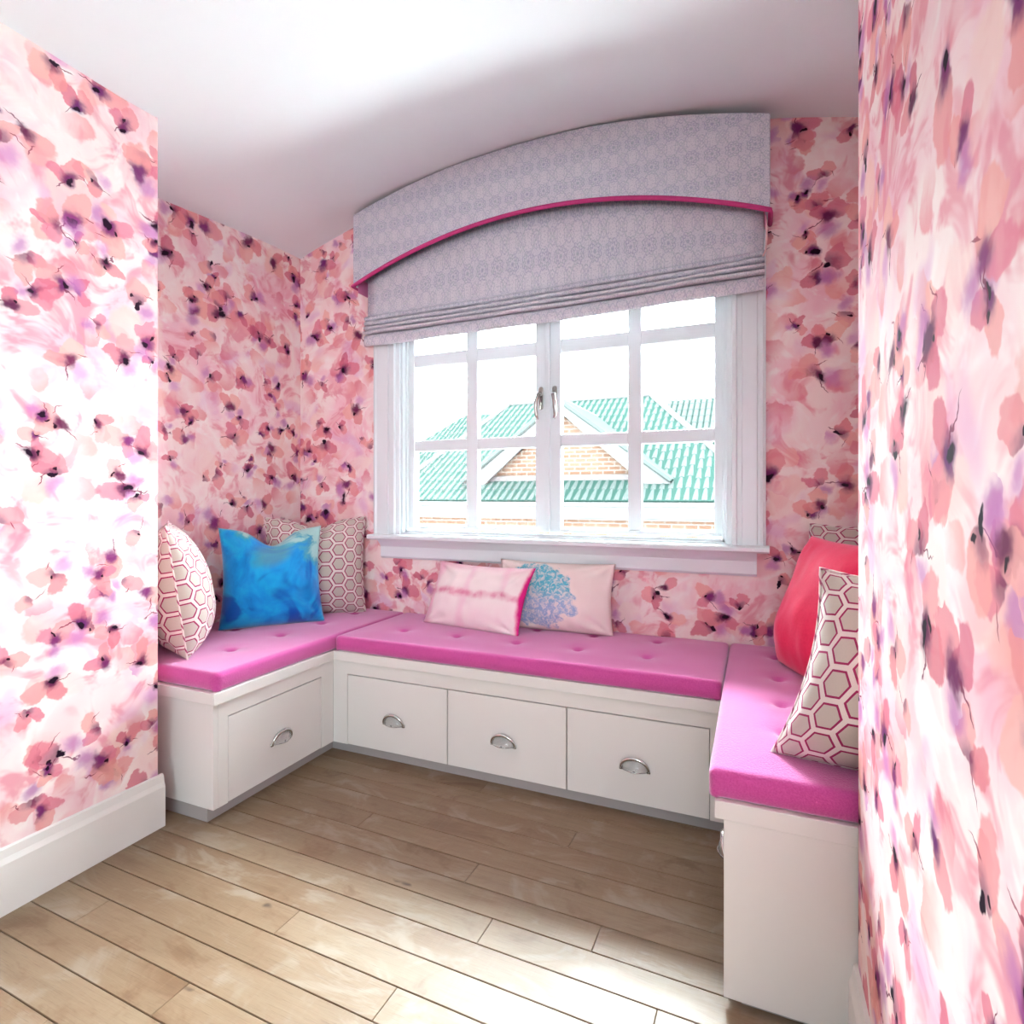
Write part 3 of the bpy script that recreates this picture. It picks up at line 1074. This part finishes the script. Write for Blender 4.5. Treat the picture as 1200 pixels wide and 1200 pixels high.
# ------------------------------------------------------------------ tufted seat cushions
def seat_cushion(label, x0, x1, y0, y1, tufts, free):
    root = tag(empty('seat_cushion', ((x0 + x1) / 2, (y0 + y1) / 2, TOP_Z)), label, 'cushion', 'magenta wool bench cushions')
    R = 0.016
    zt = CUSH_Z
    nx, ny = max(8, int((x1 - x0) / 0.011)), max(8, int((y1 - y0) / 0.011))
    arc = [(R * (1 - math.cos(t)), R * (math.sin(t) - 1)) for t in (0.0, 0.5, 1.0)]

    def axis(a, b, n):
        inner = [a + R + (b - a - 2 * R) * k / n for k in range(n + 1)]
        return [a, a + R * 0.12, a + R * 0.42] + inner + [b - R * 0.42, b - R * 0.12, b]
    xs, ys = axis(x0, x1, nx), axis(y0, y1, ny)

    def drop(d):
        if d >= R: return 0.0
        q = 1 - d / R
        return R * (1 - math.sqrt(max(0, 1 - q * q)))

    def z(x, y):
        h = zt - max(drop(min(x - x0, x1 - x)), drop(min(y - y0, y1 - y)))
        dx, dy = min(x - x0, x1 - x), min(y - y0, y1 - y)
        h += 0.004 * min(1, min(dx, dy) / 0.12)
        for tx, ty in tufts:
            d2 = (x - tx) ** 2 + (y - ty) ** 2
            if d2 < 0.03:
                h -= 0.015 * math.exp(-d2 / (2 * 0.011 ** 2)) + 0.007 * math.exp(-d2 / (2 * 0.035 ** 2))
        h += 0.0012 * mnoise.noise((x * 6, y * 6, 3.1))
        return h

    # round the plan corners a little
    def plan(x, y):
        RC = 0.022
        px, py = x, y
        ddx, ddy = min(x - x0, x1 - x), min(y - y0, y1 - y)
        if ddx < RC and ddy < RC:
            vx, vy = RC - ddx, RC - ddy
            mx = max(vx, vy)
            l = math.hypot(vx, vy)
            if l > 1e-6:
                k = mx / l
                sx = 1 if x - x0 < x1 - x else -1
                sy = 1 if y - y0 < y1 - y else -1
                px = (x0 + RC if sx > 0 else x1 - RC) - sx * vx * k
                py = (y0 + RC if sy > 0 else y1 - RC) - sy * vy * k
        return px, py
    b = MB()
    Zb = TOP_Z + 0.0015
    V, Fc = [], []
    W = len(ys)
    for x in xs:
        for y in ys:
            px, py = plan(x, y)
            V.append((px, py, z(x, y)))
    for i in range(len(xs) - 1):
        for j in range(W - 1):
            Fc.append((i * W + j, (i + 1) * W + j, (i + 1) * W + j + 1, i * W + j + 1))
    loop = [i * W for i in range(len(xs))] + [(len(xs) - 1) * W + j for j in range(1, W)] + [i * W + W - 1 for i in range(len(xs) - 2, -1, -1)] + [j for j in range(W - 2, 0, -1)]
    prev = loop
    cx_, cy_ = (x0 + x1) / 2, (y0 + y1) / 2
    for zz, ins in ((zt - 0.03, -0.004), (Zb + 0.008, 0.0), (Zb, 0.008)):
        base = len(V)
        for k in loop:
            vx, vy, _ = V[k]
            ix = ins if abs(vx - x0) < 1e-4 else (-ins if abs(vx - x1) < 1e-4 else 0)
            iy = ins if abs(vy - y0) < 1e-4 else (-ins if abs(vy - y1) < 1e-4 else 0)
            if ins < 0:
                if not ((vx < cx_ and 'l' in free) or (vx > cx_ and 'r' in free)):
                    ix = 0
                if not (vy < cy_ and 'f' in free):
                    iy = 0
            V.append((vx + ix, vy + iy, zz))
        cur = list(range(base, base + len(loop)))
        for k in range(len(loop)):
            k2 = (k + 1) % len(loop)
            Fc.append((prev[k], cur[k], cur[k2], prev[k2]))
        prev = cur
    Fc.append(tuple(prev[::-1]))
    me = bpy.data.meshes.new('cushion_cover')
    me.from_pydata(V, [], Fc)
    me.materials.append(M['wool'])
    for p in me.polygons:
        p.use_smooth = len(p.vertices) == 4
    bm = bmesh.new()
    bm.from_mesh(me)
    bmesh.ops.recalc_face_normals(bm, faces=bm.faces)
    bm.to_mesh(me)
    bm.free()
    o = bpy.data.objects.new('cushion_cover', me)
    COL.objects.link(o)
    attach(o, root)
    for tx, ty in tufts:
        zz = z(tx, ty)
        mb = MB().tube([(tx - 0.011, ty, zz - 0.001), (tx - 0.004, ty + 0.001, zz + 0.0015), (tx + 0.004, ty - 0.001, zz + 0.0015), (tx + 0.011, ty, zz - 0.001)], [0.001, 0.0025, 0.0025, 0.001], 6)
        mb.build('tuft', 'tuft_thread', root, smooth=True)
    return root


lt = [(x, y) for x in (-1.90, -2.17) for y in (1.645, 1.90, 2.155, 2.40)]
seat_cushion('magenta tufted bench cushion on the side bench with the blue velvet pillow', XL + 0.006, BFX + 0.010, LEND + 0.004, YB - 0.002, lt, 'f')
mt = [(x, y) for x in (-1.455, -1.187, -0.908, -0.645, -0.375) for y in (2.185, 2.425)]
seat_cushion('magenta tufted bench cushion below the window, over the three drawers', BFX + 0.013, -0.099, BFY - 0.012, YB - 0.002, mt, 'f')
rt = [(x, y) for x in (0.070, 0.345) for y in (1.62, 1.84, 2.09, 2.36)]
seat_cushion('magenta tufted bench cushion on the side bench with the red velvet pillow', -0.096, XR - 0.006, REND + 0.004, YB - 0.002, rt, 'f')


# ------------------------------------------------------------------ throw pillows
def pillow(name, label, mat, w, h, d, base, yaw, tilt, roll, seed, piping=None, group=None, pinch=0.05, sag=0.0, wr=1.0, chop=0.0, skew=0.0):
    root = empty(name, base)
    root.rotation_euler = (Matrix.Rotation(math.radians(yaw), 4, 'Z') @ Matrix.Rotation(math.radians(-tilt), 4, 'X') @ Matrix.Rotation(math.radians(roll), 4, 'Y')).to_euler()
    tag(root, label, 'pillow', group)
    n = 36

    def outline(s, t):
        # s,t in -1..1; sides bow inwards between pointed corners
        x = s * w / 2 * (1 - pinch * (1 - t * t) * abs(s) ** 2)
        z = h / 2 + t * h / 2 * (1 - pinch * (0.12 if t < 0 else 1.0) * (1 - s * s) * abs(t) ** 2)
        if chop and t > 0:
            z -= chop * h * (math.exp(-(s / 0.35) ** 2)) * t * t
        x += skew * z
        return x, z

    def surf(s, t, side):
        x, z = outline(s, t)
        p = (1 - abs(s) ** 2.4) * (1 - abs(t) ** 2.4)
        th = d / 2 * max(0.0, p) ** 0.55
        # slump: more filling low down
        th *= 1 + sag * (-t)
        e = min(1, 4 * (1 - abs(s)) * 1) * min(1, 4 * (1 - abs(t)))
        q = (x * 9 + seed, z * 9, side * 3.7 + seed)
        wrk = mnoise.noise(q) * 0.010 + mnoise.noise((x * 26 + seed, z * 14, side + seed)) * 0.004
        # gathers running in from the corners
        for cs in (-1, 1):
            for ct in (-1, 1):
                dx, dz = (s - cs), (t - ct)
                rr = math.hypot(dx, dz)
                if rr < 0.9:
                    an = math.atan2(dz, dx)
                    wrk += 0.006 * math.sin(an * 9 + seed * 2) * (1 - rr / 0.9) * min(1, rr * 5)
        edge = max(0.0, min(1, 5 * (1 - abs(s)))) * max(0.0, min(1, 5 * (1 - abs(t))))
        th = th + wrk * wr * edge
        if edge == 0: th = 0
        return (x, -side * max(0.0, th) if True else 0, z)
    V, Fc, UV = [], [], []
    mb = MB()
    for side in (1, -1):
        fn = lambda u, v: surf(-math.cos(math.pi * u) * 0.35 + (2 * u - 1) * 0.65, -math.cos(math.pi * v) * 0.35 + (2 * v - 1) * 0.65, side)
        uvf = lambda u, v: ((2 * u - 1) * w / 2 + (0.013 if side > 0 else 0.3), v * h)
        cache = {}

        def fn2(u, v):
            k = (round(u, 5), round(v, 5))
            if k not in cache: cache[k] = fn(u, v)
            return cache[k]
        mb.grid(n, n, fn2, uvf if mat not in ('dye_blue', 'dye_pink', 'dye_splotch') else (lambda u, v: ((2 * u - 1) * w / 2, v * h)))
    o = mb.build('pillow_cover', mat, None, smooth=True)
    o.parent = root
    if piping:
        pts = []
        m = 26
        for e in range(4):
            for k in range(m):
                q = -1 + 2 * k / m
                s, t = [(q, -1), (1, q), (-q, 1), (-1, -q)][e]
                x, z = outline(s, t)
                pts.append((x, 0, z))
        pts.append(pts[0])
        p = MB().tube(pts, 0.0036, 6, caps=False).build('piping', piping, None, smooth=True)
        p.parent = root
    return root


HX = 'hexagon-print pillows'
Z0 = CUSH_Z + 0.001
pillow('throw_pillow', 'hexagon-print pillow standing edge-on by the wall corner, beside the blue pillow', 'hexagon_linen', 0.50, 0.50, 0.24, (-2.125, 1.625, Z0), 143, 8, 0, 1.3, 'cord', HX, 0.06, 0.25, 1.3)
pillow('throw_pillow', 'square blue tie-dyed velvet pillow with a chopped top edge', 'dye_blue', 0.46, 0.47, 0.18, (-2.065, 2.02, Z0), 50, 14, 0, 4.7, None, None, 0.09, 0.25, 1.6, 0.16)
pillow('throw_pillow', 'hexagon-print pillow in the wall corner behind the blue pillow', 'hexagon_linen', 0.50, 0.50, 0.19, (-2.07, 2.30, Z0), 38, 10, 0, 8.2, 'cord', HX, 0.07, 0.25, 1.5, 0.10)
pillow('lumbar_pillow', 'pale lumbar pillow dyed with a pink cross line, leaning under the window', 'dye_pink', 0.54, 0.30, 0.13, (-1.20, 2.315, Z0), -10, 17, 0, 12.9, None, 'lumbar pillows under the window', 0.07, 0.2, 2.0, 0.0, 0.12)
pillow('lumbar_pillow', 'cream lumbar pillow with a turquoise ink blotch under the window', 'dye_splotch', 0.55, 0.31, 0.13, (-0.835, 2.435, Z0), 0, 8, 0, 17.1, None, 'lumbar pillows under the window', 0.06, 0.2, 1.8)
pillow('throw_pillow', 'hexagon-print pillow behind the red velvet pillow, only its top corner showing', 'hexagon_linen', 0.45, 0.50, 0.14, (0.38, 2.40, Z0), -14, 7, 0, 22.4, 'cord', HX, 0.05, 0.25, 1.0, 0.0, 0.04)
pillow('throw_pillow', 'plain red velvet pillow between two hexagon-print pillows', 'velvet_red', 0.46, 0.475, 0.22, (0.172, 2.10, Z0), -66, 13, 0, 27.3, None, None, 0.06, 0.3, 1.0, 0.0, 0.05)
pillow('throw_pillow', 'hexagon-print pillow in front of the red velvet pillow, at the bench end', 'hexagon_linen', 0.47, 0.445, 0.22, (0.268, 1.446, Z0), -9, 15, 0, 31.8, 'cord', HX, 0.13, 0.3, 1.3, 0.0, 0.21)

# ------------------------------------------------------------------ outside: the neighbouring house
house = tag(empty('neighbour_house', (-4.6, 14, -4)), 'house with green tiled roofs and a brick gable seen through the window', 'house')


def roof(parent, pts, edge_fn, xlo, xhi, plane, pitch=0.2, name='roof_slope'):
    """plane(y)->z for a slope rising with y; edge_fn(x)->(y0,y1) clipped span"""
    slab = MB()
    slab.face(pts)
    o = slab.build(name, 'roof_groove', parent)
    s = o.modifiers.new('thick', 'SOLIDIFY')
    s.thickness = 0.05
    s.offset = -1
    rb = MB()
    x = xlo
    while x < xhi:
        y0, y1 = edge_fn(x)
        if y1 - y0 > 0.1:
            n = max(1, int((y1 - y0) / 0.42))
            r = pitch * 0.41
            for k in range(n):
                ya, yb = y0 + (y1 - y0) * k / n, y0 + (y1 - y0) * (k + 1) / n
                prof = [(-1, 0), (-0.7, 0.7), (0, 1.0), (0.7, 0.7), (1, 0)]
                ra, rbk = r * 1.06, r * 0.97
                A = [(x + p * ra, ya, plane(ya) + 0.005 + q * ra * 0.8 + 0.010) for p, q in prof]
                B = [(x + p * rbk, yb, plane(yb) + 0.005 + q * rbk * 0.8) for p, q in prof]
                for i in range(4):
                    rb.face([A[i], A[i + 1], B[i + 1], B[i]])
                rb.face(A[::-1])
        x += pitch
    rb.build('roof_tiles', 'roof_tile', o, weld=False, props={'kind': 'stuff'})
    return o


mainp = lambda y: 0.95 + (y - 13.5) * (4.37 - 0.95) / (19.2 - 13.5)


def main_edge(x):
    y1 = 19.2
    if x < -8.26: y1 = 13.5 + (x + 9.9) / (-8.26 + 9.9) * 5.7
    if x > -3.16: y1 = 19.2 - (x + 3.16) / 3.5 * 5.7
    return 13.5, min(19.2, y1)


roof(house, [(-9.9, 13.5, 0.95), (0.34, 13.5, 0.95), (-3.16, 19.2, 4.37), (-8.26, 19.2, 4.37)], main_edge, -9.85, 0.3, mainp)
# hip ends and back slope, so that the roof is a solid
b = MB()
b.face([(-9.9, 13.5, 0.95), (-8.26, 19.2, 4.37), (-9.9, 24.9, 0.95)])
b.face([(0.34, 13.5, 0.95), (0.34, 24.9, 0.95), (-3.16, 19.2, 4.37)])
b.face([(-9.9, 24.9, 0.95), (-8.26, 19.2, 4.37), (-3.16, 19.2, 4.37), (0.34, 24.9, 0.95)])
b.build('hip_slope', 'roof_tile', house)
for a, c in (((-9.9, 13.5, 1.0), (-8.26, 19.2, 4.43)), ((0.34, 13.5, 1.0), (-3.16, 19.2, 4.43)), ((-8.26, 19.2, 4.43), (-3.16, 19.2, 4.43))):
    MB().tube([a, c], 0.09, 8).build('ridge_cap', 'fascia_paint', house, smooth=True)
# wings behind, left and right
rp = lambda y: 1.0 + (y - 16.3) * (4.66 - 1.0) / 5.7
roof(house, [(-3.0, 16.3, 1.0), (6, 16.3, 1.0), (6, 22, 4.66), (-3.0, 22, 4.66)], lambda x: (16.3, 22.0), -2.9, 4.0, rp)
lp = lambda y: 1.0 + (y - 17.0) * (4.53 - 1.0) / 5.0
roof(house, [(-14.8, 17, 1.0), (-6, 17, 1.0), (-6, 22, 4.53), (-11.55, 22, 4.53)], lambda x: (17.0, 22.0 if x > -11.55 else 17 + (x + 14.8) / 3.25 * 5), -14.7, -6.2, lp)
# gable standing on the main slope
GY = 14.45
ax, az = -4.68, 3.52
b = MB().prism([(-6.95, 1.50), (-2.45, 1.50), (ax, az - 0.30)], 1, GY, GY + 0.2)
b.build('gable_wall', 'brick', house)
box('gable_ledge', 'stone_ledge', house, -6.95, -2.4, GY - 0.12, GY + 0.05, 1.50, 1.64, 0.01)
for ex, ez in ((-7.5, 1.40), (-1.85, 1.40)):
    dx, dz = ex - ax, ez - az
    l = math.hypot(dx, dz)
    nx_, nz_ = (dz / l, -dx / l) if dx < 0 else (-dz / l, dx / l)
    if nz_ > 0: nx_, nz_ = -nx_, -nz_
    bw = 0.42
    MB().prism([(ax, az), (ex, ez), (ex + nx_ * bw, ez + nz_ * bw), (ax, az + nz_ * bw / abs(nz_) * 0.55)], 1, GY - 0.30, GY - 0.22).build('barge_board', 'fascia_paint', house)
    # cross roof slope running back into the main roof
    b = MB()
    Yb_ = 18.2
    b.face([(ax, GY - 0.35, az + 0.05), (ex, GY - 0.35, ez + 0.05), (ex, 15.0, ez + 0.05), (ax, Yb_, az + 0.05)])
    o = b.build('gable_slope', 'roof_groove', house)
    s = o.modifiers.new('thick', 'SOLIDIFY'); s.thickness = 0.06
    tb = MB()
    k = GY - 0.35
    while k < 18:
        f = min(1, max(0, (Yb_ - k) / (Yb_ - 15.0)))
        sg = 1 if ex > ax else -1
        tb.tube([(ax, k, az + 0.08), (ax + dx * f, k, az + dz * f + 0.08)], 0.07, 6)
        k += 0.2
    tb.build('roof_tiles', 'roof_tile', o, weld=False, props={'kind': 'stuff'})
MB().tube([(ax, GY - 0.36, az + 0.08), (ax, 17.9, az + 0.08)], 0.09, 8).build('ridge_cap', 'fascia_paint', house, smooth=True)
# eaves and the wall under them
MB().tube([(-9.9, 13.42, 0.90), (0.34, 13.42, 0.90)], 0.055, 8).build('gutter', 'fascia_paint', house, smooth=True)
box('fascia', 'fascia_paint', house, -9.9, 0.34, 13.46, 13.52, 0.56, 0.92)
box('soffit', 'fascia_paint', house, -9.9, 0.34, 13.46, 14.0, 0.53, 0.57)
box('house_wall', 'brick', house, -9.6, 0.1, 13.75, 24.5, -4.0, 0.95)
box('house_wall', 'brick', house, 0.1, 5.6, 16.6, 24.5, -4.0, 1.0)
box('house_wall', 'brick', house, -14.4, -9.6, 17.3, 24.5, -4.0, 1.0)
box('fascia', 'fascia_paint', house, 0.3, 6.0, 16.25, 16.32, 0.7, 1.0)

# ground far below the window
tag(MB().box(-40, 30, 2.9, 60, -4.2, -4.0).build('ground', 'ground'), kind='structure')

# tree beyond the house's left wing
tr = tag(empty('garden_tree', (-16.6, 27.0, -4)), 'pale green leafy tree beside the green tiled roof outside the window', 'tree')
MB().tube([(-16.6, 27.0, -4), (-16.55, 27.0, -1), (-16.7, 26.9, 2.0)], [0.3, 0.24, 0.12], 8).build('trunk', 'bark', tr, smooth=True)
rng = random.Random(9)
mb = MB()
for k in range(2600):
    u = Vector((rng.gauss(0, 1), rng.gauss(0, 1), rng.gauss(0, 1))).normalized() * rng.random() ** 0.4
    c = Vector((-16.6 + u.x * 1.9, 27.0 + u.y * 1.7, 2.3 + u.z * 1.75 + 0.3 * math.sin(u.x * 5)))
    a = Vector((rng.gauss(0, 1), rng.gauss(0, 1), rng.gauss(0, 1))).normalized() * 0.16
    d = a.orthogonal().normalized() * 0.08
    mb.face([c - a, c + d, c + a, c - d])
mb.build('foliage', 'leaves', tr, weld=False, props={'kind': 'stuff'})
